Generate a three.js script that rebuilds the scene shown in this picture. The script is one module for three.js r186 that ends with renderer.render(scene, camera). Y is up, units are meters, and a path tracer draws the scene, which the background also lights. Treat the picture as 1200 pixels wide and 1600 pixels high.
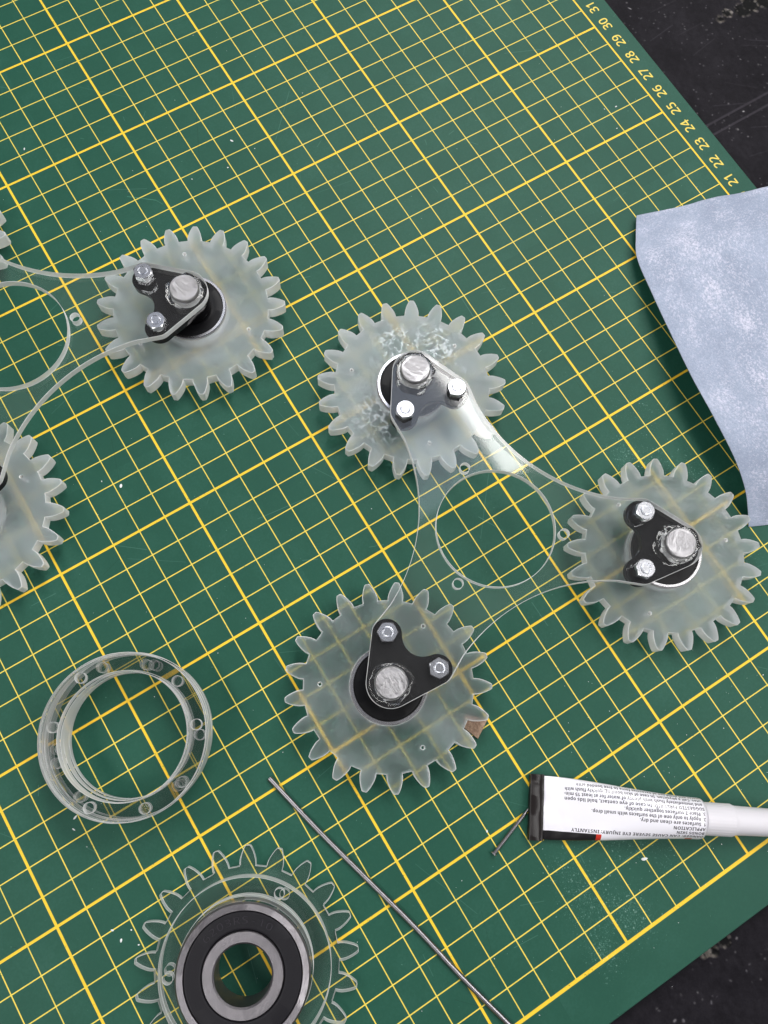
import * as THREE from 'three';
import { toCreasedNormals, mergeGeometries } from 'three/addons/utils/BufferGeometryUtils.js';
import { RectAreaLightUniformsLib } from 'three/addons/lights/RectAreaLightUniformsLib.js';

// ---------------------------------------------------------------------------------------------
// Units: the cutting mat's own grid. (u, v, z) in centimetres: u along the numbered edge, v away from it, z up from the mat.
const U0 = 13, V0 = 18, CM = 0.01;
const W = (u, v, z = 0) => new THREE.Vector3((u - U0) * CM, z * CM, -(v - V0) * CM);
const dirW = (u, v, z) => new THREE.Vector3(u, z, -v);

const scene = new THREE.Scene();
const camera = new THREE.PerspectiveCamera(63.555, 3 / 4, 0.02, 20);
camera.position.copy(W(10.395, 24.443, 28.691));
camera.up.copy(dirW(0.83001, -0.49498, 0.25703));
camera.lookAt(camera.position.clone().add(dirW(0.19425, -0.17544, -0.96514)));
scene.add(camera);

const renderer = new THREE.WebGLRenderer({ antialias: true });
renderer.toneMapping = THREE.LinearToneMapping;
renderer.toneMappingExposure = 1.15;
renderer.shadowMap.enabled = true;
scene.background = new THREE.Color().setRGB(0.11, 0.11, 0.12);   // dim even room around the bench

// Ceiling panels of the workshop, 1.5 m above the bench (out of frame; one of them is mirrored in the clear arm).
RectAreaLightUniformsLib.init();
const lampHousing = new THREE.MeshStandardMaterial({ color: 0xd8d8d8, roughness: 0.6 });
const lampGlow = new THREE.MeshStandardMaterial({ color: 0xffffff, emissive: new THREE.Color(1, 0.99, 0.97), emissiveIntensity: 2.0 });
const dimGlow = new THREE.MeshStandardMaterial({ color: 0xe8eef8, emissive: new THREE.Color(0.82, 0.92, 1.15), emissiveIntensity: 0.1 });
function ceilingLight(u0, u1, v0, v1, label, k, power = 8, tint = [1, 0.985, 0.975]) {
  const g = new THREE.Group();
  g.name = 'ceiling_light' + (k ? '_' + String(k).padStart(3, '0') : '');
  g.userData = { label, category: 'ceiling light', group: 'ceiling light panels above the bench' };
  g.position.copy(W((u0 + u1) / 2, (v0 + v1) / 2, 150));
  const w = (u1 - u0) * CM, d = (v1 - v0) * CM;
  const box = new THREE.Mesh(new THREE.BoxGeometry(w + 0.04, 0.05, d + 0.04), lampHousing); box.name = 'housing'; box.position.y = 0.04;
  const pan = new THREE.Mesh(new THREE.BoxGeometry(w, 0.008, d), power > 2 ? lampGlow : dimGlow); pan.name = 'diffuser'; pan.position.y = 0.008;
  g.add(box, pan);
  const L = new THREE.RectAreaLight(new THREE.Color(...tint), power, w, d);
  L.name = 'panel_light'; L.rotation.x = -Math.PI / 2; g.add(L);
  scene.add(g);
}
ceilingLight(38.5, 158, -75, -35, 'long ceiling light panel mirrored in the clear carrier arm', 0);
ceilingLight(-130, -12, -65, -35, 'ceiling light panel beyond the lower right mat corner', 1);
ceilingLight(-60, 60, 112, 142, 'ceiling light panel beyond the lower left of the mat', 2);
ceilingLight(85, 200, 112, 142, 'ceiling light panel beyond the upper left of the mat', 3);
ceilingLight(-60, 60, -145, -115, 'ceiling light panel far beyond the right mat edge', 4);
ceilingLight(85, 200, -145, -115, 'ceiling light panel far beyond the upper right of the mat', 5);
ceilingLight(40, 104, -34, 14, 'dim bluish ceiling panel beside the long bright panel', 6, 1.0, [0.82, 0.92, 1.15]);

// ---------------------------------------------------------------------------------------------
// helpers
let seed = 7;
const rnd = () => { seed = (seed + 0x6d2b79f5) | 0; let t = Math.imul(seed ^ (seed >>> 15), 1 | seed); t = (t + Math.imul(t ^ (t >>> 7), 61 | t)) ^ t; return ((t ^ (t >>> 14)) >>> 0) / 4294967296; };
const gauss = () => (rnd() + rnd() + rnd() + rnd() - 2) * 0.87;
const R = (d) => d * Math.PI / 180;
const clamp = (x, a = 0, b = 1) => Math.min(b, Math.max(a, x));
const sstep = (a, b, x) => { const t = clamp((x - a) / (b - a)); return t * t * (3 - 2 * t); };
function hash(ix, iy, s) { let h = Math.imul(ix, 374761393) + Math.imul(iy, 668265263) + Math.imul(s, 982451653); h = Math.imul(h ^ (h >>> 13), 1274126177); return ((h ^ (h >>> 16)) >>> 0) / 4294967296; }
function vnoise(x, y, s = 1) {
  const ix = Math.floor(x), iy = Math.floor(y), fx = x - ix, fy = y - iy, a = fx * fx * (3 - 2 * fx), b = fy * fy * (3 - 2 * fy);
  const p = hash(ix, iy, s), q = hash(ix + 1, iy, s), r = hash(ix, iy + 1, s), t = hash(ix + 1, iy + 1, s);
  return p + (q - p) * a + (r - p) * b + (p - q - r + t) * a * b;
}
const fbm = (x, y, s = 1, n = 4) => { let v = 0, a = 0.5, m = 0; for (let i = 0; i < n; i++) { v += a * vnoise(x, y, s + i * 17); m += a; x *= 2.03; y *= 2.03; a *= 0.5; } return v / m; };

// canvas made of per-pixel values; f(x, y) with x, y in 0..1 (y up) -> [r, g, b] in 0..255 (sRGB)
function dataTex(n, f, srgb) {
  const d = new Uint8Array(n * n * 4);
  for (let y = 0; y < n; y++) for (let x = 0; x < n; x++) {
    const c = f((x + 0.5) / n, (y + 0.5) / n), i = (y * n + x) * 4;
    d[i] = c[0]; d[i + 1] = c[1]; d[i + 2] = c[2]; d[i + 3] = 255;
  }
  const t = new THREE.DataTexture(d, n, n);
  t.magFilter = THREE.LinearFilter; t.minFilter = THREE.LinearFilter; t.wrapS = t.wrapT = THREE.MirroredRepeatWrapping;
  if (srgb) t.colorSpace = THREE.SRGBColorSpace;
  t.needsUpdate = true;
  return t;
}
function place(t, size, cx = 0.5, cy = 0.5) { t.repeat.set(1 / size, 1 / size); t.offset.set(cx, cy); return t; }   // uv in cm -> one texture per `size` cm, centred
function canvasTex(c, srgb = true) { const t = new THREE.CanvasTexture(c); if (srgb) t.colorSpace = THREE.SRGBColorSpace; t.anisotropy = 8; return t; }

const used = {};
function numbered(n) { used[n] = (used[n] ?? -1) + 1; return used[n] ? n + '_' + String(used[n]).padStart(3, '0') : n; }
function finish(o) { o.traverse((c) => { if (c.isMesh) { c.castShadow = true; c.receiveShadow = true; } }); return o; }
function thing(name, label, category, u, v, z = 0, turn = 0, group) {
  const g = new THREE.Group(); g.name = numbered(name); g.position.copy(W(u, v, z)); g.rotation.y = R(turn);
  g.userData = { label, category }; if (group) g.userData.group = group;
  scene.add(g); return g;
}
// geometry in local (u, v, z) centimetres -> metres, y up
const up = (g) => g.rotateX(-Math.PI / 2).scale(CM, CM, CM);
function part(name, geo, mat, parent, x = 0, y = 0, z = 0, turn = 0) {
  const m = new THREE.Mesh(geo, mat); m.name = name; m.position.set(x * CM, z * CM, -y * CM); m.rotation.y = R(turn);
  parent.add(m); return m;
}
const circle = (r, n = 64, cx = 0, cy = 0, ph = 0) => Array.from({ length: n }, (_, i) => [cx + r * Math.cos(ph + i / n * 2 * Math.PI), cy + r * Math.sin(ph + i / n * 2 * Math.PI)]);
const arc = (cx, cy, r, a0, a1, n) => Array.from({ length: n + 1 }, (_, i) => { const a = R(a0 + (a1 - a0) * i / n); return [cx + r * Math.cos(a), cy + r * Math.sin(a)]; });
function inset(p, c) {   // towards the left of the walk: inwards for a counter-clockwise outline, into the material for a clockwise hole
  const n = p.length;
  return p.map((q, i) => {
    const a = p[(i + n - 1) % n], b = p[(i + 1) % n];
    let e1 = [q[0] - a[0], q[1] - a[1]], e2 = [b[0] - q[0], b[1] - q[1]];
    const l1 = Math.hypot(...e1) || 1, l2 = Math.hypot(...e2) || 1;
    let nx = -(e1[1] / l1 + e2[1] / l2), ny = e1[0] / l1 + e2[0] / l2; const l = Math.hypot(nx, ny) || 1;
    return [q[0] + nx / l * c, q[1] + ny / l * c];
  });
}
const area = (p) => p.reduce((s, q, i) => { const r = p[(i + 1) % p.length]; return s + q[0] * r[1] - r[0] * q[1]; }, 0) / 2;
const ccw = (p) => area(p) < 0 ? p.slice().reverse() : p;
const cw = (p) => area(p) > 0 ? p.slice().reverse() : p;
// A sheet cut to shape: outline and holes with chamfered edges. caps: which faces to close (a face bonded to another layer stays open).
function sheet(outline, holes, z0, z1, { c = 0.012, top = true, bottom = true, topOutline, topHoles, crease = 0.6, extra = [], base = 0 } = {}) {
  const loops = [ccw(outline), ...holes.map(cw)];
  const pos = [], uv = [], groups = [];
  const tri = (a, b, d, ua, ub, ud) => { pos.push(...a, ...b, ...d); uv.push(...ua, ...ub, ...ud); };
  const cap = (o, hs, z, facingUp) => {
    const V = (p) => new THREE.Vector2(p[0], p[1]);
    const O = ccw(o), H = hs.map(cw), all = [O, ...H].flat();
    for (const [a, b, d] of THREE.ShapeUtils.triangulateShape(O.map(V), H.map((h) => h.map(V)))) {
      const [p, q, r] = facingUp ? [all[a], all[b], all[d]] : [all[a], all[d], all[b]];
      tri([...p, z], [...q, z], [...r, z], p, q, r);
    }
  };
  if (top) cap(topOutline ?? inset(loops[0], c), topHoles ?? loops.slice(1).map((h) => inset(h, c)), z1, true);
  const split = pos.length / 3;
  if (bottom) cap(inset(loops[0], c), loops.slice(1).map((h) => inset(h, c)), z0, false);
  for (const f of extra) cap(f.o, [], f.z, f.up);
  groups.push([0, split, 0], [split, pos.length / 3 - split, base]);
  const at = pos.length / 3;
  for (const L of loops) {
    const I = inset(L, c), n = L.length;
    let rows = [[I, z0], [L, z0 + c], [L, z1 - c], [I, z1]];
    if (c <= 0) rows = [[L, z0], [L, z1]];
    let s = 0;
    for (let i = 0; i < n; i++) {
      const j = (i + 1) % n, len = Math.hypot(L[j][0] - L[i][0], L[j][1] - L[i][1]);
      for (let r = 0; r + 1 < rows.length; r++) {
        const [A, za] = rows[r], [B, zb] = rows[r + 1];
        tri([...A[i], za], [...A[j], za], [...B[j], zb], [s, za], [s + len, za], [s + len, zb]);
        tri([...A[i], za], [...B[j], zb], [...B[i], zb], [s, za], [s + len, zb], [s, zb]);
      }
      s += len;
    }
  }
  groups.push([at, pos.length / 3 - at, 1]);
  let g = new THREE.BufferGeometry();
  g.setAttribute('position', new THREE.Float32BufferAttribute(pos, 3));
  g.setAttribute('uv', new THREE.Float32BufferAttribute(uv, 2));
  g.computeVertexNormals();
  g = toCreasedNormals(g, crease);
  for (const q of groups) g.addGroup(...q);
  return up(g);
}
function lathe(profile, n = 96) {   // profile [[r, z], ...] in cm, walked so that the outside is on its right going up
  const g = new THREE.LatheGeometry(profile.map(([r, z]) => new THREE.Vector2(r * CM, z * CM)), n);
  return toCreasedNormals(g, 0.6);
}

// ---------------------------------------------------------------------------------------------
// textures and materials
const scratchTex = (n, count, len, dir, spread, base, lo, hi, s) => {   // brushed metal: many fine strokes
  seed = s;
  const c = document.createElement('canvas'); c.width = c.height = n; const x = c.getContext('2d');
  x.fillStyle = `rgb(${base},${base},${base})`; x.fillRect(0, 0, n, n);
  for (let i = 0; i < count; i++) {
    const a = dir + gauss() * spread, l = len * (0.3 + rnd()), px = rnd() * n, py = rnd() * n, k = Math.round(lo + rnd() * (hi - lo));
    x.strokeStyle = `rgba(${k},${k},${k},${0.25 + rnd() * 0.5})`; x.lineWidth = 0.6 + rnd() * 1.6;
    x.beginPath(); x.moveTo(px, py); x.lineTo(px + Math.cos(a) * l, py + Math.sin(a) * l); x.stroke();
  }
  const t = canvasTex(c, false); t.wrapS = t.wrapT = THREE.RepeatWrapping; return t;
};
const brushed = scratchTex(512, 1500, 260, 0.35, 0.12, 128, 20, 235, 11);
const crossed = scratchTex(512, 900, 200, 0.9, 0.7, 128, 40, 220, 12);
const hairline = scratchTex(1024, 380, 220, 0.7, 1.2, 0, 60, 255, 13);

const matAlu = new THREE.MeshStandardMaterial({ color: new THREE.Color().setRGB(0.5, 0.49, 0.5), metalness: 0.95, roughness: 0.36, bumpMap: place(brushed.clone(), 0.8), bumpScale: 0.00017, roughnessMap: null });
const matSteel = new THREE.MeshStandardMaterial({ color: new THREE.Color().setRGB(0.28, 0.265, 0.28), metalness: 1, roughness: 0.4, bumpMap: place(crossed.clone(), 1.6), bumpScale: 0.0001 });
const matPolished = new THREE.MeshStandardMaterial({ color: new THREE.Color().setRGB(0.7, 0.69, 0.7), metalness: 1, roughness: 0.09 });
const matRing = new THREE.MeshStandardMaterial({ color: new THREE.Color().setRGB(0.62, 0.61, 0.62), metalness: 1, roughness: 0.26 });
const matZinc = new THREE.MeshStandardMaterial({ color: new THREE.Color().setRGB(0.64, 0.65, 0.68), metalness: 1, roughness: 0.25 });
const matRod = new THREE.MeshStandardMaterial({ color: new THREE.Color().setRGB(0.3, 0.285, 0.3), metalness: 1, roughness: 0.3 });
const dusty = (() => {   // black acrylic with lint, dust and hair scratches
  seed = 77; const n = 512, c = document.createElement('canvas'); c.width = c.height = n; const x = c.getContext('2d');
  x.fillStyle = 'rgb(13,12,14)'; x.fillRect(0, 0, n, n);
  for (let i = 0; i < 260; i++) { const q = 60 + rnd() * 120 | 0; x.fillStyle = `rgba(${q},${q},${q},${0.3 + rnd() * 0.5})`; x.beginPath(); x.ellipse(rnd() * n, rnd() * n, 0.5 + rnd() * rnd() * 2.4, 0.5 + rnd() * 0.9, rnd() * 3, 0, 7); x.fill(); }
  for (let i = 0; i < 50; i++) { const a = rnd() * 6.28, l = 10 + rnd() * 60, px = rnd() * n, py = rnd() * n; x.strokeStyle = `rgba(90,88,92,${0.1 + rnd() * 0.25})`; x.lineWidth = 0.8; x.beginPath(); x.moveTo(px, py); x.lineTo(px + Math.cos(a) * l, py + Math.sin(a) * l); x.stroke(); }
  const t = canvasTex(c); t.wrapS = t.wrapT = THREE.RepeatWrapping; return place(t, 4);
})();
const matBlack = new THREE.MeshPhysicalMaterial({ map: dusty, roughness: 0.1, specularIntensity: 0.25 });
const matRubber = new THREE.MeshPhysicalMaterial({ color: new THREE.Color().setRGB(0.005, 0.005, 0.006), roughness: 0.4, specularIntensity: 0.4 });
const clearFace = new THREE.MeshPhysicalMaterial({ color: new THREE.Color().setRGB(0.985, 0.995, 0.99), transmission: 0.992, ior: 1.49, roughness: 0.06, bumpMap: place(hairline.clone(), 5), bumpScale: 0.0000004 });
const clearEdge = new THREE.MeshPhysicalMaterial({ color: new THREE.Color().setRGB(0.97, 0.97, 0.97), transmission: 0.2, ior: 1.49, roughness: 0.3 });
const clearWall = new THREE.MeshPhysicalMaterial({ color: new THREE.Color().setRGB(0.97, 0.975, 0.97), transmission: 0.42, ior: 1.49, roughness: 0.25 });
const frostEdge = new THREE.MeshPhysicalMaterial({ color: new THREE.Color().setRGB(0.99, 0.99, 0.99), transmission: 0.15, ior: 1.49, roughness: 0.3 });
const frostBase = new THREE.MeshPhysicalMaterial({ color: new THREE.Color().setRGB(0.97, 0.98, 0.975), transmission: 1, thickness: 0.006, ior: 1.49, roughness: 0 });
const ringFace = new THREE.MeshPhysicalMaterial({ color: new THREE.Color().setRGB(0.98, 0.99, 0.985), transparent: true, opacity: 0.5, transmission: 0.99, thickness: 0.003, ior: 1.49, roughness: 0.0 });
const ringWall = new THREE.MeshPhysicalMaterial({ color: new THREE.Color().setRGB(0.97, 0.97, 0.97), transmission: 0.4, thickness: 0.003, ior: 1.49, roughness: 0.15 });
const glueMat = new THREE.MeshPhysicalMaterial({ color: new THREE.Color().setRGB(0.9, 0.9, 0.9), transmission: 0.985, thickness: 0.001, ior: 1.45, roughness: 0.06 });

// frosted acrylic: milkiness (share not let through) and scatter vary in blotches; `worms` are the wetted channels in the glue film between the two layers
function frosted(s, haze, blotch, rough, worms) {
  const tr = dataTex(512, (x, y) => {
    const X = (x - 0.5) * 8, Y = (y - 0.5) * 8;
    const n = fbm(X * 1.1 + s * 7.3, Y * 1.1 - s * 3.1, s, 5), f = vnoise(X * 22, Y * 22, s + 5) * 0.05;
    let h = haze + (n - 0.5) * blotch + f - 0.025, rg = rough * (0.8 + 0.5 * n);
    if (worms) {
      const w = worms.reduce((m, [cx, cy, r]) => Math.max(m, sstep(1, 0.35, Math.hypot(X - cx, Y - cy) / r + (fbm(X * 2, Y * 2, s + 9, 3) - 0.5) * 0.9)), 0);
      const q = fbm(X * 5.2, Y * 5.2, s + 31, 2) - 0.5, line = sstep(0.075, 0.025, Math.abs(q));
      h += w * (line * 0.5 - 0.06);
    }
    return [Math.round(255 * clamp(1 - h)), Math.round(255 * clamp(rg)), 0];
  });
  place(tr, 8);
  return new THREE.MeshPhysicalMaterial({ color: new THREE.Color().setRGB(0.86, 0.93, 0.965), transparent: true, opacity: 0.86, transmission: 1, transmissionMap: tr, roughness: 1, roughnessMap: tr, thickness: 0.006, ior: 1.49 });
}
const frostA = frosted(3, 0.1, 0.2, 0.42);
const frostB = frosted(5, 0.19, 0.26, 0.5, [[0.9, -1.3, 1.5], [-0.6, 1.6, 1.2], [1.7, -0.2, 1.2]]);
const frostC = frosted(8, 0.2, 0.28, 0.54);
const frostD = frosted(13, 0.09, 0.2, 0.4);

// ---------------------------------------------------------------------------------------------
// the setting: black rubber bench top
{
  const n = 1200, size = 40;   // cm
  seed = 31;
  const c = document.createElement('canvas'); c.width = c.height = n; const x = c.getContext('2d');
  const b = document.createElement('canvas'); b.width = b.height = n; const y = b.getContext('2d');
  const id = x.createImageData(n, n), ib = y.createImageData(n, n);
  for (let j = 0; j < n; j++) for (let i = 0; i < n; i++) {
    const X = i / n * size, Y = j / n * size, k = (j * n + i) * 4;
    const a = fbm(X * 0.8, Y * 0.8, 3, 3), f = fbm(X * 5, Y * 7, 9, 3), g = hash(i, j, 4);
    const m = 23 + (a - 0.5) * 16 + (f - 0.5) * 14 + (g - 0.5) * 7;
    id.data[k] = m; id.data[k + 1] = m - 2; id.data[k + 2] = m + 3; id.data[k + 3] = 255;
    const h = 128 + (f - 0.5) * 90 + (vnoise(X * 16, Y * 12, 6) - 0.5) * 46 + (g - 0.5) * 14;
    ib.data[k] = ib.data[k + 1] = ib.data[k + 2] = h; ib.data[k + 3] = 255;
  }
  x.putImageData(id, 0, 0); y.putImageData(ib, 0, 0);
  const P = (u, v) => [(u + 9) / size * n, n - (v + 15) / size * n];   // canvas covers u -9..31, v -15..25
  const stroke = (ctx, pts, w, col) => { ctx.strokeStyle = col; ctx.lineWidth = w; ctx.lineCap = 'round'; ctx.beginPath(); pts.forEach((p, i) => ctx[i ? 'lineTo' : 'moveTo'](...P(...p))); ctx.stroke(); };
  // two grooves pressed into the rubber
  for (const [u0, w] of [[23.55, 5], [23.05, 4]]) { stroke(y, [[u0 - 0.05, -1.5], [u0 + 0.02, -9]], w + 3, 'rgba(60,60,60,.8)'); stroke(y, [[u0 + 0.12, -1.5], [u0 + 0.2, -9]], w, 'rgba(200,200,200,.7)'); stroke(x, [[u0 + 0.12, -1.5], [u0 + 0.2, -9]], 3, 'rgba(74,70,76,.5)'); }
  for (let k = 0; k < 26; k++) { const u = 20 + rnd() * 12, v = -3 - rnd() * 8, a = 1.2 + gauss(); stroke(x, [[u, v], [u + Math.cos(a) * 1.4, v + Math.sin(a) * 1.4]], 1.2, `rgba(90,86,92,${0.15 + rnd() * 0.2})`); }
  // torn pits
  const pit = (u, v, r) => {
    for (let k = 0; k < 60; k++) { const a = rnd() * 6.28, q = Math.sqrt(rnd()) * r; const p = P(u + Math.cos(a) * q, v + Math.sin(a) * q * 0.9), w = r * (0.12 + rnd() * 0.3) / size * n;
      y.fillStyle = 'rgba(0,0,0,.75)'; y.beginPath(); y.arc(...p, w, 0, 7); y.fill(); x.fillStyle = 'rgba(8,7,9,.8)'; x.beginPath(); x.arc(...p, w, 0, 7); x.fill(); }
    for (let k = 0; k < 22; k++) { const a = rnd() * 6.28; const p = P(u + Math.cos(a) * r * (0.8 + rnd() * 0.5), v + Math.sin(a) * r * (0.8 + rnd() * 0.4)); y.fillStyle = 'rgba(220,220,220,.5)'; y.beginPath(); y.arc(...p, 1 + rnd() * 2.4, 0, 7); y.fill();
      const q = 60 + rnd() * 90 | 0; x.fillStyle = `rgba(${q},${q - 6},${q - 12},${0.2 + rnd() * 0.4})`; x.beginPath(); x.arc(...p, 0.8 + rnd() * 1.8, 0, 7); x.fill(); }
  };
  pit(27.85, -5.5, 0.16); pit(27.95, -5.95, 0.2); pit(27.75, -6.7, 0.32); pit(27.85, -7.2, 0.36); pit(27.7, -7.8, 0.3); pit(-1.75, 17.2, 0.2); pit(-1.8, 17.7, 0.16); pit(-1.72, 18.0, 0.1);
  // dust and lint
  for (let k = 0; k < 5200; k++) {
    const px = rnd() * n, py = rnd() * n, big = rnd() < 0.035, q = 70 + rnd() * (big ? 170 : 60) | 0;
    x.fillStyle = `rgba(${q},${q - 2},${q - 1},${0.35 + rnd() * 0.6})`;
    x.beginPath(); x.ellipse(px, py, 0.5 + rnd() * (big ? 2.6 : 1.1), 0.5 + rnd() * (big ? 1.6 : 0.9), rnd() * 3, 0, 7); x.fill();
  }
  const map = canvasTex(c), bump = canvasTex(b, false);
  for (const t of [map, bump]) { t.wrapS = t.wrapT = THREE.MirroredRepeatWrapping; t.repeat.set(1 / size, 1 / size); t.offset.set(9 / size, 15 / size); }
  const m = new THREE.MeshPhysicalMaterial({ map, bumpMap: bump, bumpScale: 0.00025, roughness: 0.6, specularIntensity: 0.18 });
  const o = new THREE.Mesh(sheet([[-70, -90], [120, -90], [120, 110], [-70, 110]], [], -4.31, -0.31, { c: 0.05 }), [m, m]);
  o.name = 'table_top'; o.position.copy(W(0, 0, 0)); o.userData = { kind: 'structure', label: 'black scuffed bench top under the cutting mat' };
  o.receiveShadow = true; scene.add(o);
}

// the cutting mat: printed in four tiles so that the print stays crisp
{
  const u0 = -1.54, v0 = -1.21, size = 48, half = size / 2, n = 2048, px = n / half;
  const YEL = 'rgb(243,198,56)', THIN = 'rgb(243,212,86)';
  seed = 5;
  // marks in mat coordinates, shared by the tiles
  const specks = [], hairs = [];
  const cluster = (u, v, su, sv, k, bright) => { for (let i = 0; i < k; i++) specks.push([u + gauss() * su, v + gauss() * sv, 0.006 + rnd() * rnd() * 0.03, bright * (0.3 + rnd() * 0.7), rnd() * 3.1]); };
  for (const [u, v, s, k] of [[5.2, 8.6, 1.1, 260], [4.6, 7.6, 0.8, 150], [1.6, 20.4, 1.1, 300], [0.6, 19.4, 0.9, 320], [0.2, 20.8, 0.8, 220], [3.0, 18.6, 0.9, 220], [2.6, 20.3, 1.2, 200], [12.4, 9.7, 0.9, 240], [13.4, 10.3, 0.8, 200], [11.6, 8.6, 0.9, 130], [14.6, 9.0, 1.2, 120], [2.5, 17.6, 1.2, 120], [7.8, 9.2, 1.0, 160], [1.2, 17.3, 0.8, 60]]) {
    cluster(u, v, s, s * 0.8, k, 0.4);
    for (let i = 0; i < k * 5; i++) specks.push([u + gauss() * s * 0.9, v + gauss() * s * 0.75, 0.004 + rnd() * 0.006, 0.1 + rnd() * 0.22, rnd() * 3.1]);
  }
  for (let i = 0; i < 2600; i++) specks.push([u0 + rnd() * size, v0 + rnd() * size, 0.005 + rnd() * rnd() * 0.014, 0.15 + rnd() * 0.45, rnd() * 3.1]);
  for (let i = 0; i < 300; i++) { const a = rnd() * 6.28, l = 0.15 + rnd() * rnd() * 3.2; const u = u0 + rnd() * size, v = v0 + rnd() * size; hairs.push([u, v, u + Math.cos(a) * l, v + Math.sin(a) * l, rnd() < 0.4 ? 'rgba(10,30,24,' : 'rgba(190,215,205,', 0.08 + rnd() * 0.2]); }
  hairs.push([32.3, 21.2, 31.6, 20.3, 'rgba(120,190,165,', 0.6], [31.6, 20.3, 31.3, 20.15, 'rgba(140,190,165,', 0.4]);
  const groups = [], pos = [], uvs = [], mats = [];
  // soft mottling of the plastic: low-frequency tone
  const mott = document.createElement('canvas'); mott.width = mott.height = 512; { const m = mott.getContext('2d'), d = m.createImageData(512, 512); for (let j = 0; j < 512; j++) for (let i = 0; i < 512; i++) { const k = (j * 512 + i) * 4, f = fbm(i / 26, j / 26, 71, 4) * 0.7 + hash(i, j, 72) * 0.3; d.data[k] = d.data[k + 1] = d.data[k + 2] = f > 0.5 ? 255 : 0; d.data[k + 3] = Math.abs(f - 0.5) * 2 * 26; } m.putImageData(d, 0, 0); }
  for (let ty = 0; ty < 2; ty++) for (let tx = 0; tx < 2; tx++) {
    const c = document.createElement('canvas'); c.width = c.height = n; const x = c.getContext('2d');
    const uu = u0 + tx * half, vv = v0 + ty * half;
    const P = (u, v) => [(u - uu) * px, n - (v - vv) * px];
    x.fillStyle = 'rgb(33,80,65)'; x.fillRect(0, 0, n, n);
    x.globalAlpha = 0.5; x.drawImage(mott, 0, 0, n, n); x.globalAlpha = 1;
    const line = (a, b, w) => { x.lineWidth = w * px; x.strokeStyle = w < 0.05 ? THIN : YEL; x.beginPath(); x.moveTo(...P(...a)); x.lineTo(...P(...b)); x.stroke(); };
    for (let k = 1; k < 47; k++) { if (k % 5) { line([k, 0], [k, 50], 0.038); line([0, k], [60, k], 0.038); } }
    for (let k = 5; k < 50; k += 5) { line([k, 0], [k, 50], 0.088); line([0, k], [60, k], 0.088); }
    line([0, -0.05], [0, 50], 0.115); line([-0.05, 0], [60, 0], 0.075);
    // centimetre numbers along the edge
    x.save(); x.fillStyle = 'rgb(236,206,92)'; x.strokeStyle = 'rgb(236,206,92)'; x.lineWidth = 0.012 * px; x.textAlign = 'center'; x.font = `${0.56 * px}px sans-serif`;
    for (let k = 1; k < 46; k++) { const p = P(k - 0.07, -0.71); x.fillText(String(k), ...p); x.strokeText(String(k), ...p); }
    x.restore();
    // ink rubbed thin in places
    seed = 300 + ty * 2 + tx;
    for (let k = 0; k < 260; k++) { const cu = rnd() * n, cv = rnd() * n, rr = 20 + rnd() * 90; for (let q = 0; q < 40; q++) { x.fillStyle = `rgba(40,84,68,${0.12 + rnd() * 0.3})`; x.beginPath(); x.ellipse(cu + gauss() * rr, cv + gauss() * rr, 0.6 + rnd() * 2.4, 0.5 + rnd() * 1.2, rnd() * 3, 0, 7); x.fill(); } }
    for (const [u, v, r, a, q] of specks) { const p = P(u, v); if (p[0] < -9 || p[1] < -9 || p[0] > n + 9 || p[1] > n + 9) continue; x.fillStyle = `rgba(225,235,230,${a})`; x.beginPath(); x.ellipse(p[0], p[1], r * px, r * px * 0.6, q, 0, 7); x.fill(); }
    for (const [a, b, d, e, col, al] of hairs) { x.strokeStyle = col + al + ')'; x.lineWidth = 1.3; x.beginPath(); x.moveTo(...P(a, b)); x.lineTo(...P(d, e)); x.stroke(); }
    const t = canvasTex(c); t.wrapS = t.wrapT = THREE.ClampToEdgeWrapping;
    mats.push(new THREE.MeshPhysicalMaterial({ map: t, roughness: 0.48, specularIntensity: 0.35 }));
    const at = pos.length / 3, q = [[uu, vv, 0, 0], [uu + half, vv, 1, 0], [uu + half, vv + half, 1, 1], [uu, vv + half, 0, 1]];
    if (tx === 0) q[0][2] = q[3][2] = 0;
    for (const i of [0, 1, 2, 0, 2, 3]) { pos.push(q[i][0], q[i][1], 0); uvs.push(q[i][2], q[i][3]); }
    groups.push([at, 6, ty * 2 + tx]);
  }
  // rim and underside, with a chamfer just below the printed face
  const rim = new THREE.MeshStandardMaterial({ color: new THREE.Color().setRGB(0.018, 0.075, 0.052), roughness: 0.5 });
  mats.push(rim);
  const at = pos.length / 3, a = [[u0, v0], [u0 + size, v0], [u0 + size, v0 + size], [u0, v0 + size]], o = [[-1, -1], [1, -1], [1, 1], [-1, 1]];
  const ring = (k, z) => a.map((p, i) => [p[0] + o[i][0] * k, p[1] + o[i][1] * k, z]);
  const rows = [ring(0, -0.3), ring(0.025, -0.28), ring(0.025, -0.025), ring(0, 0)];
  for (let r = 0; r < 3; r++) for (let i = 0; i < 4; i++) { const j = (i + 1) % 4; for (const p of [rows[r][i], rows[r][j], rows[r + 1][j], rows[r][i], rows[r + 1][j], rows[r + 1][i]]) { pos.push(...p); uvs.push(p[0], p[2]); } }
  for (const i of [0, 2, 1, 0, 3, 2]) { pos.push(...rows[0][i]); uvs.push(0, 0); }
  groups.push([at, pos.length / 3 - at, 4]);
  const g = new THREE.BufferGeometry();
  g.setAttribute('position', new THREE.Float32BufferAttribute(pos, 3)); g.setAttribute('uv', new THREE.Float32BufferAttribute(uvs, 2));
  g.computeVertexNormals(); for (const q of groups) g.addGroup(...q);
  const m = new THREE.Mesh(up(g), mats); m.name = 'cutting_mat'; m.position.copy(W(0, 0, 0));
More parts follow.
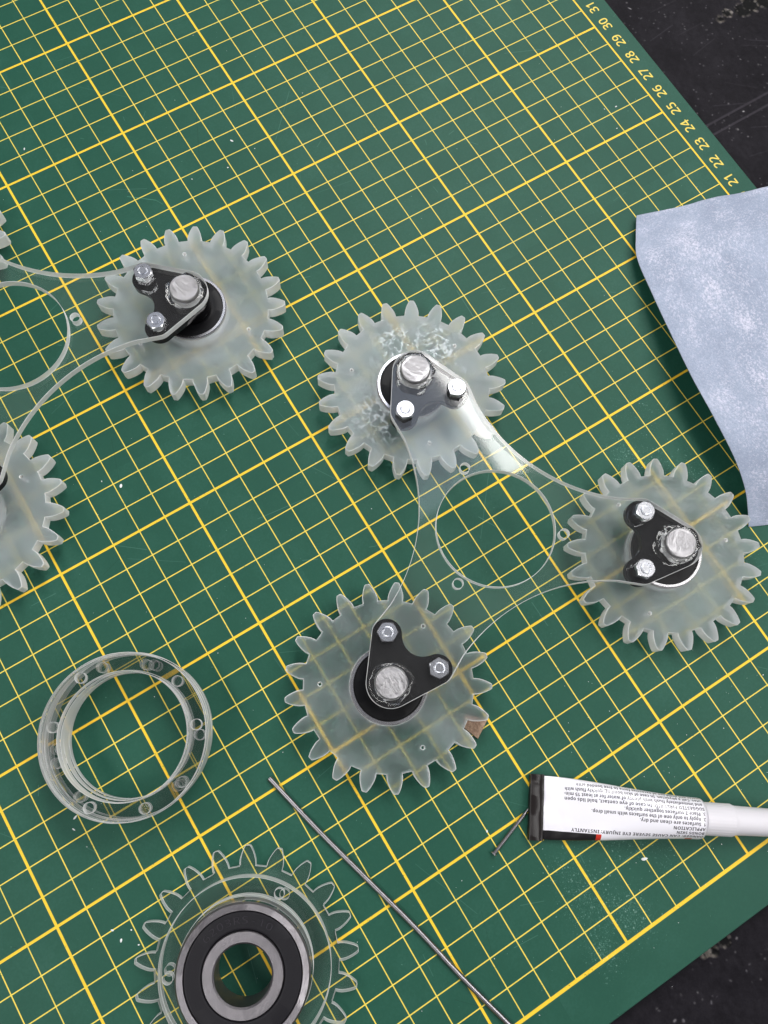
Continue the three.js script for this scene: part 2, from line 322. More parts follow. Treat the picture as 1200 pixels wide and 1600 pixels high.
  m.userData = { label: 'large green cutting mat with yellow centimetre grid and edge numbers', category: 'cutting mat' };
  m.receiveShadow = true; scene.add(m);
}

// ---------------------------------------------------------------------------------------------
// gears and carriers
function gearOutline(N, rTip, rRoot, phase, kw = 1) {
  const out = [], prof = [[0, 0.255], [0.16, 0.26], [0.32, 0.25], [0.5, 0.22], [0.68, 0.181], [0.85, 0.132], [0.95, 0.096], [0.985, 0.077], [1, 0.055]];
  const h = rTip - rRoot;
  for (let k = 0; k < N; k++) {
    const a = R(phase) + k / N * 2 * Math.PI;
    const P = (r, w) => { const t = a + w / r; out.push([r * Math.cos(t), r * Math.sin(t)]); };
    prof.forEach(([f, w]) => P(rRoot + f * h, -w * kw));
    prof.slice().reverse().forEach(([f, w]) => P(rRoot + f * h, w * kw));
  }
  return out;
}
function hexNut(af, h, bore, tint) {   // chamfered hexagon nut with a threaded-looking bore
  const n = 96, pos = [], Rh = (t) => { const s = ((t % (Math.PI / 3)) + Math.PI / 3) % (Math.PI / 3) - Math.PI / 6; return af / 2 / Math.cos(s); };
  const rc = af / 2 * 0.995, tan = Math.tan(R(32));
  const rows = [(t) => [bore, 0], (t) => [rc, 0], (t) => [Rh(t), (Rh(t) - rc) * tan], (t) => [Rh(t), h - (Rh(t) - rc) * tan], (t) => [rc, h], (t) => [bore + 0.035, h], (t) => [bore, h - 0.035], (t) => [bore, 0]];
  const P = (f, i) => { const t = i / n * 2 * Math.PI, [r, z] = f(t); return [r * Math.cos(t), r * Math.sin(t), z]; };
  for (let r = 0; r + 1 < rows.length; r++) for (let i = 0; i < n; i++) pos.push(...P(rows[r], i), ...P(rows[r], i + 1), ...P(rows[r + 1], i + 1), ...P(rows[r], i), ...P(rows[r + 1], i + 1), ...P(rows[r + 1], i));
  const g = new THREE.BufferGeometry(); g.setAttribute('position', new THREE.Float32BufferAttribute(pos, 3)); g.computeVertexNormals();
  return up(toCreasedNormals(g, 0.4));
}
const nutGeo = hexNut(0.6, 0.25, 0.15);
const boltGeo = lathe([[0.001, 1.2], [0.148, 1.2], [0.148, 2.13], [0.125, 2.17], [0.06, 2.172], [0.001, 2.165]].map((p) => p), 24);
const pinGeo = (() => {
  const g = mergeGeometries([toCreasedNormals(new THREE.LatheGeometry([[0.001, -0.249], [0.49, -0.249], [0.52, -0.22], [0.52, 2.06], [0.49, 2.1], [0.001, 2.1]].map(([r, z]) => new THREE.Vector2(r * CM, z * CM)), 64), 0.5)]);
  const p = g.attributes.position, uv = g.attributes.uv; for (let i = 0; i < p.count; i++) uv.setXY(i, p.getX(i) / CM, p.getZ(i) / CM + p.getY(i) / CM * 0.3);
  return g;
})();
const spacerGeo = lathe([[0.53, 0.72], [0.74, 0.72], [0.76, 0.74], [0.76, 1.28], [0.74, 1.298], [0.53, 1.298]], 64);
const bearRingGeo = lathe([[1.17, 0.02], [1.27, 0.02], [1.3, 0.05], [1.3, 0.68], [1.275, 0.71], [1.19, 0.71], [1.17, 0.69]], 96);
const bearSealGeo = lathe([[0.54, 0.5], [0.56, 0.69], [0.8, 0.688], [0.83, 0.67], [1.1, 0.67], [1.17, 0.655]].reverse().map(([r, z]) => [r, z]).reverse(), 96);

const PIN = 6.26, EAR = [5.02, 1.0];
const bracketOutline = (() => {
  const up_ = [...arc(EAR[0], EAR[1], 0.5, 62, 237.6, 22), ...arc(4.386, 0, 0.684, 57.6, -57.6, 14).slice(1, -1)];
  const dn = arc(EAR[0], -EAR[1], 0.5, -237.6, -62, 22);
  return [...arc(PIN, 0, 0.8, -62, 62, 24), ...up_, ...dn];
})();
const bracketGeo = sheet(bracketOutline, [circle(0.53, 40, PIN, 0), circle(0.16, 18, EAR[0], EAR[1]), circle(0.16, 18, EAR[0], -EAR[1])], 1.3, 1.595, { c: 0.015 });
const plateOutline = (() => {
  const out = [], D = 8.8, RR = 6.18, cx = D * 0.5, cy = D * 0.8660254;
  const half = [...arc(PIN, 0, 0.8, 0, 62, 12), ...arc(EAR[0], EAR[1], 0.5, 62, 92, 6), ...arc(cx, cy, RR, -92, -120, 22)];
  const arm = [...half.slice(1, -1).map(([x, y]) => [x, -y]).reverse(), ...half];
  for (let k = 0; k < 3; k++) { const a = R(120 * k), c = Math.cos(a), s = Math.sin(a); for (const [x, y] of arm) out.push([x * c - y * s, x * s + y * c]); }
  return out;
})();
const plateHoles = [circle(2.02, 120)];
for (let k = 0; k < 3; k++) {
  const a = R(120 * k), c = Math.cos(a), s = Math.sin(a), at = (x, y) => [x * c - y * s, x * s + y * c];
  plateHoles.push(circle(0.165, 24, ...at(2.33, 0)), circle(0.53, 40, ...at(PIN, 0)), circle(0.16, 18, ...at(EAR[0], EAR[1])), circle(0.16, 18, ...at(EAR[0], -EAR[1])));
}
const plateGeo = sheet(plateOutline, plateHoles, 1.602, 1.9, { c: 0.012 });
function glueBead(s, r0, w, h) {   // uneven ring of set glue around a pin
  const n = 72, pos = [], rows = 6;
  const wob = (i, f, q) => (fbm(Math.cos(i / n * 6.283) * f + 9, Math.sin(i / n * 6.283) * f + 9, s + q, 3) - 0.5) * 2;
  const P = (i, r) => {
    const t = i / n * 2 * Math.PI, ii = i % n, ww = w * (1 + 0.9 * wob(ii, 2.2, 0)), hh = h * (1 + 0.8 * wob(ii, 2.6, 7)), f = r / rows;
    const rr = r0 + ww * f, z = r === rows ? -0.012 : hh * (r === 0 ? 0.9 : Math.sqrt(Math.max(0, 1 - f * f)) + 0.18 * wob(ii + r * 11, 3, 3));
    return [rr * Math.cos(t), rr * Math.sin(t), z];
  };
  for (let r = rows; r > 0; r--) for (let i = 0; i < n; i++) { const a = P(i, r), b = P(i + 1, r), c = P(i + 1, r - 1), d = P(i, r - 1); pos.push(...a, ...b, ...c, ...a, ...c, ...d); }
  const g = new THREE.BufferGeometry(); g.setAttribute('position', new THREE.Float32BufferAttribute(pos, 3)); g.computeVertexNormals();
  return up(toCreasedNormals(g, 0.9));
}
const gearHoles = (a0) => [circle(1.306, 72), ...[0, 120, 240].map((d) => circle(0.06, 12, 2.3 * Math.cos(R(a0 + d)), 2.3 * Math.sin(R(a0 + d))))];

function carrier(label, u, v, turn, gears, gearLabels) {
  const t = thing('gear_carrier', label, 'gear assembly', u, v, 0.25, turn);
  t.scale.setScalar(0.9907);
  part('carrier_plate', plateGeo, [clearFace, clearEdge], t);
  gears.forEach(({ phase, holes, frost, nut, bead }, k) => {
    const a = 120 * k, abs = turn + a;   // phase and hole angles are given in mat coordinates
    const ca = Math.cos(R(a)), sa = Math.sin(R(a)), at = (x, y) => [x * ca - y * sa, x * sa + y * ca];
    const b = part('bracket', bracketGeo, [matBlack, matBlack], t, 0, 0, 0, a);
    for (const s of [1, -1]) { part('nut', nutGeo, matZinc, b, EAR[0], EAR[1] * s, 1.902, nut + s * 17); part('bolt', boltGeo, matZinc, b, EAR[0], EAR[1] * s, 0); }
    const g = part('gear', sheet(gearOutline(21, 3.48, 2.86, phase - abs), gearHoles(holes - abs), 0.012, 0.6, { c: 0.015, crease: 0.5, base: 2 }), [frost, frostEdge, frostBase], t, ...at(PIN, 0), 0, a);
    if (gearLabels?.[k]) g.userData.label = gearLabels[k];
    part('bearing_ring', bearRingGeo, matRing, g); part('bearing_seal', bearSealGeo, matRubber, g);
    const p = part('axle_pin', pinGeo, matAlu, t, ...at(PIN, 0), 0, a + bead * 23);
    part('spacer', spacerGeo, matBlack, p);
    part('glue_bead', glueBead(bead * 13, 0.523, 0.17, 0.055), glueMat, p, 0, 0, 1.905);
  });
  return finish(t);
}
carrier('three-armed clear carrier with three frosted gears lying right of the mat centre', 13.372, 16.673, -6.2, [
  { phase: 2.5, holes: 44, frost: frostB, nut: 9, bead: 1 },
  { phase: -2.0, holes: 57.6, frost: frostA, nut: 21, bead: 2 },
  { phase: 3.4, holes: 10, frost: frostD, nut: 3, bead: 3 },
], ['frosted gear with white wormy glue marks under its surface']);
carrier('clear carrier with cloudy frosted gears cut off by the left picture edge', 27.816, 27.432, -104.4, [
  { phase: 3.85, holes: -21.8, frost: frostC, nut: 14, bead: 4 },
  { phase: 7.0, holes: 20, frost: frostC, nut: 5, bead: 5 },
  { phase: 0.9, holes: 33, frost: frostC, nut: 25, bead: 6 },
]);

// loose clear gear carrying a large ball bearing
{
  const t = thing('bearing_gear', 'clear gear with large black sealed ball bearing at the bottom edge', 'gear', 5.965, 30.47);
  part('gear', sheet(gearOutline(21, 3.45, 2.84, 4.9), [circle(0.95, 48)], 0.01, 0.3, { c: 0.012, topHoles: [circle(2.6, 110)] }), [clearFace, clearWall], t);
  const hs = [-56, 64, 184].map((d) => circle(0.15, 20, 2.31 * Math.cos(R(d)), 2.31 * Math.sin(R(d))));
  const hb = [-60, 60, 180].map((d) => circle(0.15, 20, 2.31 * Math.cos(R(d)), 2.31 * Math.sin(R(d))));
  part('housing_ring', sheet(circle(2.6, 110), [circle(2.04, 100), ...hb], 0.3, 0.598, { top: false, bottom: false, c: 0.01 }), [clearFace, clearWall], t);
  part('housing_ring', sheet(circle(2.6, 110), [circle(2.04, 100), ...hs], 0.6, 0.9, { bottom: false, c: 0.012 }), [clearFace, clearWall], t);
  const ringUv = (g) => { const p = g.attributes.position, uv = g.attributes.uv; for (let i = 0; i < p.count; i++) uv.setXY(i, p.getX(i) / CM + p.getY(i) / CM * 0.3, -p.getZ(i) / CM + p.getY(i) / CM * 0.2); return g; };
  const face = ringUv(lathe([[2.0, 1.43], [1.945, 1.5], [1.8, 1.5], [1.765, 1.48], [1.74, 1.4]], 128)), side = ringUv(lathe([[1.74, 0.31], [1.96, 0.31], [2.0, 0.36], [2.0, 1.43]], 128));
  part('outer_ring', mergeGeometries([face, side], true), [matSteel, matPolished], t);
  part('inner_ring', ringUv(lathe([[0.86, 0.31], [1.2, 0.36], [1.2, 1.47], [1.18, 1.5], [0.9, 1.5], [0.85, 1.45], [0.85, 0.36], [0.86, 0.31]], 96)), matSteel, t);
  // moulded lettering on the rubber seal
  const n = 1024, c = document.createElement('canvas'); c.width = c.height = n; const x = c.getContext('2d');
  x.fillStyle = 'rgb(0,0,0)'; x.fillRect(0, 0, n, n); x.fillStyle = 'rgb(255,255,255)'; x.font = '100px sans-serif'; x.textAlign = 'center'; x.textBaseline = 'middle';
  const str = '6203RS-10', s = n / 4;   // 4 cm across
  [...str].forEach((ch, i) => { x.save(); x.translate(n / 2, n / 2); x.rotate(R(-48 + 78 * i / (str.length - 1))); x.translate(0, -1.5 * s); x.scale(1.05, 0.72); x.strokeStyle = '#fff'; x.lineWidth = 2; x.fillText(ch, 0, 0); x.restore(); });
  const px = x.getImageData(0, 0, n, n).data, cc = document.createElement('canvas'); cc.width = cc.height = n; const y = cc.getContext('2d'), id = y.createImageData(n, n);
  for (let i = 0; i < n * n; i++) { const k = px[i * 4] / 255, g = hash(i % n, i / n | 0, 5); id.data[i * 4] = 27 + 20 * k + g * 4; id.data[i * 4 + 1] = 26 + 19 * k + g * 4; id.data[i * 4 + 2] = 30 + 20 * k + g * 4; id.data[i * 4 + 3] = 255; }
  y.putImageData(id, 0, 0);
  const map = place(canvasTex(cc), 4), bump = place(canvasTex(c, false), 4);
  const sm = new THREE.MeshPhysicalMaterial({ map, bumpMap: bump, bumpScale: 0.0002, roughness: 0.5, specularIntensity: 0.4 });
  const sg = lathe([[1.2, 1.38], [1.225, 1.405], [1.25, 1.46], [1.29, 1.475], [1.68, 1.475], [1.72, 1.46], [1.742, 1.41]].reverse().reverse(), 128);
  { const p = sg.attributes.position, uv = sg.attributes.uv; for (let i = 0; i < p.count; i++) uv.setXY(i, p.getX(i) / CM, -p.getZ(i) / CM); }
  part('seal', sg, sm, t, 0, 0, 0, -120.8);
  finish(t);
}

// five loose clear rings stacked on one another
{
  const st = [[13.90, 30.35, [8, 127, -113], 'topmost clear acrylic ring of the stack left of the steel rod'],
    [13.87, 30.34, [-73, 51.7, 168], 'second clear acrylic ring from the top of the stack'],
    [13.93, 30.31, [-7, 114, -122], 'middle clear acrylic ring of the stack of five'],
    [13.90, 30.36, [-42, 80, -160], 'fourth clear acrylic ring down in the stack'],
    [13.94, 30.33, [-47.8, 70, -165.6], 'lowest clear acrylic ring of the stack resting on the mat']];
  st.forEach(([u, v, hs, label], i) => {
    const z1 = 1.5 - i * 0.3, last = i === 4, cs = hs.map((d) => circle(0.16, 20, 2.3 * Math.cos(R(d)), 2.3 * Math.sin(R(d))));
    const o = new THREE.Mesh(sheet(circle(2.6, 128), [circle(2.0, 110), ...cs], z1 - 0.3 + (last ? 0.008 : 0.002), z1, { top: i === 0, bottom: last, c: 0.014,
      extra: cs.flatMap((q) => [...(i ? [{ o: q, z: z1, up: false }] : []), ...(last ? [] : [{ o: q, z: z1 - 0.298, up: true }])]) }), [ringFace, ringWall]);
    o.name = numbered('acrylic_ring'); o.position.copy(W(u, v, 0)); o.userData = { label, category: 'ring', group: 'clear acrylic rings in one stack' };
    finish(o); scene.add(o);
  });
}

// long steel rod
function tube3(pts, r, n = 120, m = 14) {
  const curve = new THREE.CatmullRomCurve3(pts.map(([u, v, z]) => new THREE.Vector3(u * CM, z * CM, -v * CM)));
  return new THREE.TubeGeometry(curve, n, r * CM, m);
}
{
  const t = thing('steel_rod', 'long thin grey steel rod lying across the lower mat', 'rod', 10.377, 27.209);
  const P = [[10.377, 27.209], [8.076, 26.642], [6.157, 26.108], [4.012, 25.511], [2.101, 25.049], [0.177, 24.513], [-2, 23.9]].map(([u, v]) => [u - 10.377, v - 27.209, 0.085]);
  part('shaft', tube3(P, 0.084, 60, 32), matRod, t);
  const cap = new THREE.CylinderGeometry(0.066 * CM, 0.078 * CM, 0.014 * CM, 14);
  const e = part('end_face', cap, matZinc, t, 0.007, 0.0015, 0.085);
  const d = new THREE.Vector3(P[0][0] - P[1][0], 0, -(P[0][1] - P[1][1])).normalize(); e.quaternion.setFromUnitVectors(new THREE.Vector3(0, 1, 0), d);
  finish(t);
}
// short nail beside the tube
{
  const t = thing('nail', 'short steel nail with flat head poking from under the glue tube', 'nail', 4.538, 22.173);
  const e = [5.12 - 4.538, 20.28 - 22.173], L = Math.hypot(...e), dx = e[0] / L, dy = e[1] / L;
  part('shank', mergeGeometries([tube3([[0, 0, 0.11], [e[0] * 0.8, e[1] * 0.8, 0.09]], 0.058, 4, 12)]), matRod, t);
  const q = new THREE.Quaternion().setFromUnitVectors(new THREE.Vector3(0, 1, 0), new THREE.Vector3(dx, 0, -dy));
  const p = part('point', new THREE.ConeGeometry(0.058 * CM, L * 0.2 * CM, 12), matRod, t, e[0] * 0.9, e[1] * 0.9, 0.09); p.quaternion.copy(q);
  const h = part('head', lathe([[0.001, -0.03], [0.09, -0.03], [0.1, -0.02], [0.1, 0.012], [0.07, 0.03], [0.001, 0.03]], 20), matZinc, t, -dx * 0.02, -dy * 0.02, 0.11); h.quaternion.copy(q);
  finish(t);
}

// tube of instant glue
{
  const ang = Math.atan2(-0.817, -0.577) / Math.PI * 180;
  const t = thing('glue_tube', 'white instant glue tube with black crimped end and upside down text', 'glue tube', 4.90, 20.07, 0, ang);
  const L = 5.22, WC = 5.2, nx = 1536, ny = 1536, c = document.createElement('canvas'); c.width = nx; c.height = ny; const x = c.getContext('2d');
  // canvas right = -x of the tube, canvas down = +arc
  const X = (lx) => (L - lx) / L * nx, Y = (a) => (a + WC / 2) / WC * ny;
  x.fillStyle = 'rgb(238,236,243)'; x.fillRect(0, 0, nx, ny);
  x.fillStyle = 'rgb(20,17,18)'; x.fillRect(X(1.72), Y(-2.2), X(-0.1) - X(1.72), Y(-0.70) - Y(-2.2)); x.fillRect(X(0.02), 0, nx, ny);
  x.fillStyle = 'rgb(205,52,34)'; x.fillRect(X(1.88), Y(-2.2), X(1.72) - X(1.88), Y(-0.70) - Y(-2.2)); x.fillRect(X(4.72), Y(-1.2), X(4.5) - X(4.72), Y(-0.74) - Y(-1.2));
  x.fillStyle = 'rgb(22,20,26)'; x.textBaseline = 'alphabetic';
  const lines = [['DANGER: CAN CAUSE SEVERE EYE INJURY: INSTANTLY', 4.1], ['BONDS SKIN', 0.9], ['APPLICATION', 1.02], ['1. Surfaces are clean and dry.', 2.05], ['2. Apply to only one of the surfaces with small drop.', 3.5], ['3. Place 2 surfaces together quickly.', 2.5],
    ['SUGGESTED FIRST AID: In case of eye contact, hold lids open', 4.32], ['and immediately flush with plenty of water for at least 15 min-', 4.3], ['utes. Call a physician. In case of skin bonding, quickly flush with', 4.28], ['water and avoid use of excessive force to free bonded area.', 3.95], ['KEEP OUT OF REACH OF CHILDREN', 2.6]];
  x.font = 'bold 60px sans-serif';
  lines.forEach(([s, w], i) => { const a = -0.56 + i * 0.158 + (i > 9 ? 0.01 : 0), k = w / L * nx / x.measureText(s).width; x.save(); x.translate(X(5.04 - (i > 6 ? 0.03 : 0)), Y(a)); x.scale(k, 0.15 / WC * ny / 60 * 1.02); x.fillText(s, 0, 0); x.restore(); });
  const map = canvasTex(c); map.anisotropy = 16;
  const body = new THREE.MeshPhysicalMaterial({ map, roughness: 0.3, clearcoat: 0.6, clearcoatRoughness: 0.15 });
  // loft from the flat crimp to the round shoulder
  const st = [], pos = [], uv = [], idx = [], M = 72, N = 46;
  for (let i = 0; i <= N; i++) {
    const f = i / N, lx = f * L; let a = 1.0 - 0.36 * sstep(0, 1, f) * 1.0 - 0.0, b = 0.09 + 0.54 * Math.pow(sstep(-0.05, 0.95, f), 0.8);
    if (f > 0.955) { const q = (f - 0.955) / 0.045, r = 1 - 0.22 * (1 - Math.sqrt(Math.max(0, 1 - q * q))); a *= r; b *= r; }
    const ex = 2 + (1 - f) * 0.6; let s = 0, ring = [];
    const zc = Math.max(b + 0.012, 0.16 * (1 - f) + (b + 0.012) * f);
    for (let j = 0; j <= M; j++) {
      const th = Math.PI / 2 - j / M * 2 * Math.PI;   // from the top towards +y ... measured so that the seam lies underneath
      const tt = -Math.PI / 2 - j / M * 2 * Math.PI, cs = Math.cos(tt), sn = Math.sin(tt);
      let y = a * Math.sign(cs) * Math.pow(Math.abs(cs), 2 / ex), z = b * Math.sign(sn) * Math.pow(Math.abs(sn), 2 / ex);
      const dent = (fbm(lx * 1.3 + 3, y * 2.2, 5, 3) - 0.5) * 0.09 * sstep(0.9, 0.05, f) * (z > 0 ? 1 : 0.2) + (fbm(lx * 5, y * 4, 8, 2) - 0.5) * 0.05 * sstep(0.3, 0.0, f);
      ring.push([lx, y, zc + z + dent]);
    }
    st.push(ring);
  }
  st.forEach((ring, i) => {
    let top = M / 2, d = [0]; for (let j = 1; j <= M; j++) d.push(d[j - 1] + Math.hypot(ring[j][1] - ring[j - 1][1], ring[j][2] - ring[j - 1][2]));
    ring.forEach((p, j) => { pos.push(...p); const arcpos = -(d[j] - d[top]) * (ring[M / 4][1] > 0 ? 1 : -1); uv.push((L - p[0]) / L, 1 - (arcpos + WC / 2) / WC); });
  });
  for (let i = 0; i < N; i++) for (let j = 0; j < M; j++) { const a = i * (M + 1) + j, b = a + M + 1; idx.push(a, a + 1, b, b, a + 1, b + 1); }
  const g = new THREE.BufferGeometry(); g.setAttribute('position', new THREE.Float32BufferAttribute(pos, 3)); g.setAttribute('uv', new THREE.Float32BufferAttribute(uv, 2)); g.setIndex(idx); g.computeVertexNormals();
  part('tube_body', up(g), body, t);
  const blackGloss = new THREE.MeshPhysicalMaterial({ color: new THREE.Color().setRGB(0.014, 0.011, 0.011), roughness: 0.3, specularIntensity: 0.5 });
  const fold = (() => {   // the folded seam: three turns of flattened tube
    const prof = [[-0.42, 0.1], [-0.4, 0.07], [0.02, 0.06], [0.05, 0.1], [0.05, 0.29], [0.03, 0.33], [-0.03, 0.345], [-0.08, 0.31], [-0.12, 0.325], [-0.36, 0.335], [-0.41, 0.31], [-0.42, 0.25]];
    const n = 26, pos = [], K = prof.length;
    const P = (i, j) => { const y = -1.03 + 2.06 * i / n, k = j % K, w = (fbm(y * 3 + 5, k * 0.7, 4, 2) - 0.5) * 0.02; return [prof[k][0] + w + y * 0.015, y + (k < 2 ? 0 : 0.006), prof[k][1] + w * 0.7]; };
    for (let i = 0; i < n; i++) for (let j = 0; j < K; j++) { const a = P(i, j), b = P(i + 1, j), c2 = P(i + 1, j + 1), d = P(i, j + 1); pos.push(...a, ...b, ...c2, ...a, ...c2, ...d); }
    for (const i of [0, n]) for (let j = 1; j + 1 < K; j++) { const tr = [P(i, 0), P(i, j), P(i, j + 1)]; if (i) tr.reverse(); for (const p of tr) pos.push(...p); }
    const g = new THREE.BufferGeometry(); g.setAttribute('position', new THREE.Float32BufferAttribute(pos, 3)); g.computeVertexNormals(); return up(toCreasedNormals(g, 0.5));
  })();
  part('crimp', fold, blackGloss, t);
  // white plastic cap, ribbed at its start and tapering away
  const capM = new THREE.MeshPhysicalMaterial({ color: new THREE.Color().setRGB(0.82, 0.8, 0.84), roughness: 0.35, transmission: 0.15, thickness: 0.004, ior: 1.48 });
  const prof = [[0.001, 0], [0.5, 0], [0.515, 0.02]], zc = 0.62;
  prof.push([0.515, 0.95], [0.49, 1.0], [0.47, 1.06], [0.46, 1.12], [0.4, 4.1], [0.36, 4.2], [0.001, 4.22]);
  const cg = new THREE.LatheGeometry(prof.map(([r, z]) => new THREE.Vector2(r * CM, z * CM)), 96);
  { const p = cg.attributes.position; for (let i = 0; i < p.count; i++) { const y = p.getY(i) / CM, r = Math.hypot(p.getX(i), p.getZ(i)); if (r > 0.005 && y < 0.96) { const a = Math.atan2(p.getZ(i), p.getX(i)), k = 1 + 0.003 * Math.sign(Math.sin(a * 30)); p.setX(i, p.getX(i) * k); p.setZ(i, p.getZ(i) * k); } } }
  cg.rotateZ(-Math.PI / 2);
  part('cap', toCreasedNormals(cg, 0.5), capM, t, L - 0.03, 0, zc - 0.06).rotation.z = R(-1.5);
  finish(t);
}

// curled blue abrasive sheet
{
  const C = [10.395, 24.443, 28.691];
  const lift = ([u, v], z) => { const s = (C[2] - z) / C[2]; return [C[0] + (u - C[0]) * s, C[1] + (v - C[1]) * s, z]; };
  // left edge from the top corner to the bottom corner, each point raised to its height along the curl
  const E = [[[21.496, 3.935], 0.35], [[20.75, 4.52], 0.5], [[20.0, 5.027], 0.62], [[18.297, 5.481], 0.95], [[16.4, 5.9], 1.35], [[14.647, 6.258], 1.7], [[12.97, 6.509], 1.85], [[11.106, 6.869], 1.6], [[10.028, 7.252], 1.1], [[9.35, 7.66], 0.55], [[8.843, 8.031], 0.06]].map(([p, z]) => new THREE.Vector3(...lift(p, z * 0.68)));
  const curve = new THREE.CatmullRomCurve3(E, false, 'centripetal'), N = 70, M = 60, pos = [], uv = [], idx = [], thick = 0.035;
  const d0 = new THREE.Vector2(-0.275, -0.962).normalize(), d1 = new THREE.Vector2(-0.42, -0.907).normalize();
  for (let side = 0; side < 2; side++) for (let i = 0; i <= N; i++) {
    const f = i / N, p = curve.getPoint(f), d = d0.clone().lerp(d1, f).normalize();
    for (let j = 0; j <= M; j++) {
      const s = j / M * 13;
      const top = f < 0.1 ? (fbm(s * 0.9 + 2, 1, 3, 2) - 0.5) * 0.16 * (1 - f * 10) : 0;   // slightly uneven torn edge
      const z = p.z + (0.5 * Math.sin(s * 0.35) * Math.sin(f * Math.PI) * 0.6) + (fbm(s * 0.5, f * 5, 6, 2) - 0.5) * 0.16 * Math.min(1, s) * Math.sin(f * Math.PI) + (f < 0.12 ? s * 0.012 : 0) ;
      pos.push(p.x + d.x * s + top, p.y + d.y * s, Math.max(0.03, z) - side * thick); uv.push(s, f * 14);
    }
  }
  const K = (N + 1) * (M + 1);
  for (let side = 0; side < 2; side++) for (let i = 0; i < N; i++) for (let j = 0; j < M; j++) { const a = side * K + i * (M + 1) + j, b = a + M + 1; side ? idx.push(a, a + 1, b, b, a + 1, b + 1) : idx.push(a, b, a + 1, b, b + 1, a + 1); }
  const rim = (a, b) => idx.push(a, b, a + K, b, b + K, a + K);
  for (let i = 0; i < N; i++) { rim((i + 1) * (M + 1), i * (M + 1)); rim(i * (M + 1) + M, (i + 1) * (M + 1) + M); }
  for (let j = 0; j < M; j++) { rim(j, j + 1); rim(N * (M + 1) + j + 1, N * (M + 1) + j); }
  const g = new THREE.BufferGeometry(); g.setAttribute('position', new THREE.Float32BufferAttribute(pos, 3)); g.setAttribute('uv', new THREE.Float32BufferAttribute(uv, 2)); g.setIndex(idx);
  const gg = toCreasedNormals(g, 0.7);
  const map = dataTex(900, (x, y) => {
    const s = x * 14, f = y * 14;   // cm from the left edge, cm from the top
    const grain = hash(x * 900 | 0, y * 900 | 0, 3), g2 = vnoise(s * 26, f * 26, 8), tone = fbm(s * 0.9, f * 0.9, 21, 4);
    // sanding dust caught in the grit: denser in patches, in small flecks
    const patch = 0.26 + 0.85 * (fbm(s * 1.4 + 14, f * 1.4 + 3, 33, 5) - 0.3) + 0.2 * Math.exp(-(((s - 3.9) / 1.4) ** 2) - ((f - 7.0) / 2.4) ** 2) + 0.15 * Math.exp(-(((s - 2.9) / 1.2) ** 2) - ((f - 2.6) / 1.3) ** 2);
    const fleck = fbm(s * 17, f * 17, 44, 3) * 0.6 + vnoise(s * 40, f * 40, 45) * 0.3 + grain * 0.2;
    const k = clamp(sstep(0.5, 0.82, fleck + (patch - 0.5) * 0.42) * (0.35 + 0.65 * patch)) * clamp(s / 0.5 + 0.25);
    const base = [148, 158, 178].map((c) => c + (tone - 0.5) * 22 + (g2 - 0.5) * 14 + (grain - 0.5) * 14 + 14 * patch);
    return base.map((c, i) => clamp(c + ([232, 226, 238][i] - c) * k * 0.8, 0, 255));
  }, true);
  map.repeat.set(1 / 14, 1 / 14);
  const grit = dataTex(512, (x, y) => { const v = 255 * hash(x * 512 | 0, y * 512 | 0, 9); return [v, v, v]; }); grit.repeat.set(1 / 6, 1 / 6); grit.wrapS = grit.wrapT = THREE.RepeatWrapping;
  const m = new THREE.MeshStandardMaterial({ map, roughness: 0.85, bumpMap: grit, bumpScale: 0.00008 });
  const o = new THREE.Mesh(up(gg), m); o.name = 'sandpaper_sheet'; o.position.copy(W(0, 0, 0));
  o.userData = { label: 'curled blue sandpaper sheet powdered with white dust at the right edge', category: 'sandpaper' };
  finish(o); scene.add(o);
}

// cardboard chip under the lower gear's teeth
{
  const cx = 8.25, cy = 20.6, pts = [[8.72, 20.62], [8.17, 20.05], [7.816, 20.666], [8.414, 20.884]].map(([u, v]) => [u - cx, v - cy]);
  const map = dataTex(256, (x, y) => { const n = fbm(x * 30, y * 30, 6, 4), k = fbm(x * 8, y * 22, 9, 3), q = hash(x * 256 | 0, y * 256 | 0, 2); return [150 + (n - 0.5) * 70 + (k - 0.5) * 40 + q * 10, 124 + (n - 0.5) * 66 + (k - 0.5) * 40 + q * 10, 104 + (n - 0.5) * 60 + (k - 0.5) * 36 + q * 10]; }, true);
  place(map, 1.4);
  const m = new THREE.MeshStandardMaterial({ map, roughness: 0.85 });
  const o = new THREE.Mesh(sheet(pts, [], 0.006, 0.16, { c: 0.012 }), [m, m]);
  o.name = 'cardboard_chip'; o.position.copy(W(cx, cy, 0)); o.rotation.z = 0;
  o.userData = { label: 'small brown cardboard chip between two teeth of the lowest frosted gear', category: 'chip' };
  finish(o); scene.add(o);
}

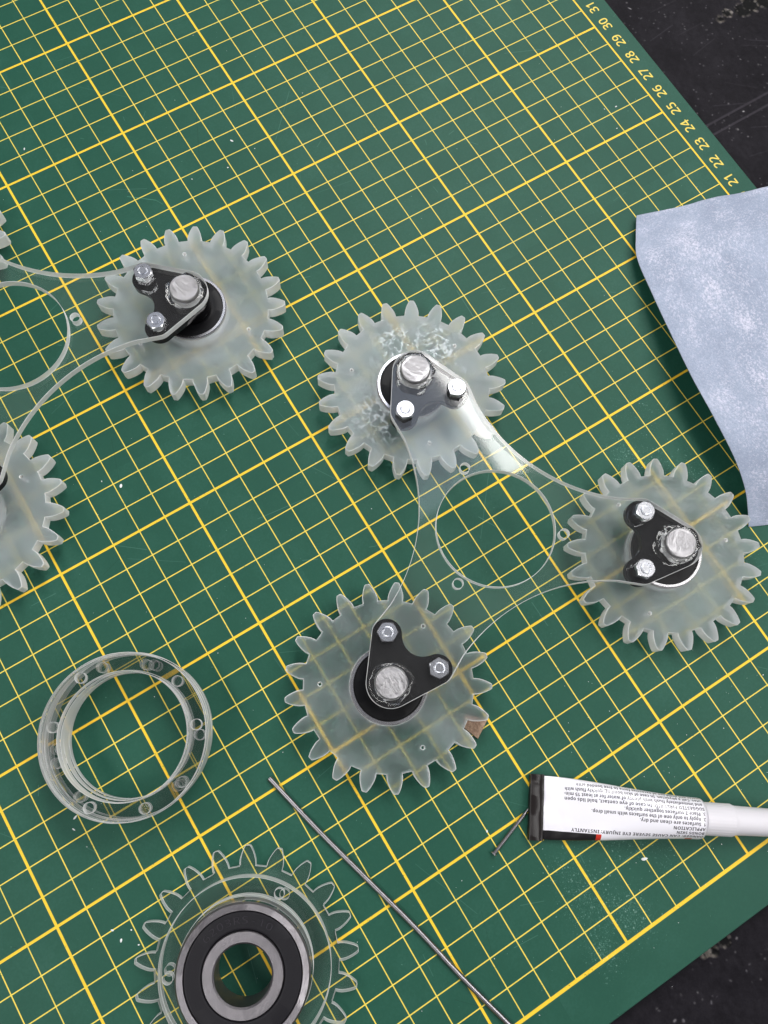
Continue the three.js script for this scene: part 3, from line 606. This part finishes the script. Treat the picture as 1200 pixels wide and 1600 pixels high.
// white crumbs of plastic swarf scattered over the mat
{
  seed = 99;
  const spots = [[36.209, 23.707, 2.2], [32.557, 16.395, 1.8], [31.525, 17.138, 2], [31.751, 18.625, 1.2], [31.787, 15.767, 1], [21.8, 26.8, 2.2], [22.3, 27.3, 1.2], [12.6, 33.1, 2], [12.3, 33.3, 1.6], [9.0, 33.6, 2], [8.6, 33.5, 1.6], [8.2, 33.1, 1.2], [8.7, 33.1, 1], [6.9, 8.6, 2.4], [1.75, 18.05, 2.6], [5.2, 22.0, 1.6], [26.2, 1.6, 1.8], [25.3, 2.2, 1]];
  for (let i = 0; i < 150; i++) spots.push([-1 + rnd() * 40, -1 + rnd() * 38, 0.18 + rnd() * rnd() * 0.6]);
  for (let i = 0; i < 90; i++) spots.push([3 + gauss() * 4, 16 + gauss() * 6, 0.18 + rnd() * rnd() * 0.5]);
  const geo = new THREE.IcosahedronGeometry(0.0004, 1); { const p = geo.attributes.position; for (let i = 0; i < p.count; i++) { const k = 0.7 + 0.6 * hash(Math.round(p.getX(i) * 1e6), Math.round(p.getY(i) * 1e6 + p.getZ(i) * 3e6), 4); p.setXYZ(i, p.getX(i) * k, p.getY(i) * k, p.getZ(i) * k); } geo.computeVertexNormals(); }
  const im = new THREE.InstancedMesh(geo, new THREE.MeshStandardMaterial({ color: new THREE.Color().setRGB(0.8, 0.82, 0.82), roughness: 0.6 }), spots.length);
  const M = new THREE.Matrix4(), q = new THREE.Quaternion(), e = new THREE.Euler();
  spots.forEach(([u, v, s], i) => { e.set(0, rnd() * 6.28, 0); q.setFromEuler(e); s *= 0.55; M.compose(W(u, v, 0.008 * s), q, new THREE.Vector3(s * (0.7 + rnd() * 1.2), s * 0.5, s * (0.5 + rnd() * 0.5))); im.setMatrixAt(i, M); });
  im.name = 'plastic_crumbs'; im.userData = { kind: 'stuff', label: 'white crumbs of plastic swarf scattered over the green mat', category: 'crumbs' };
  im.castShadow = im.receiveShadow = true; scene.add(im);
}

renderer.render(scene, camera);
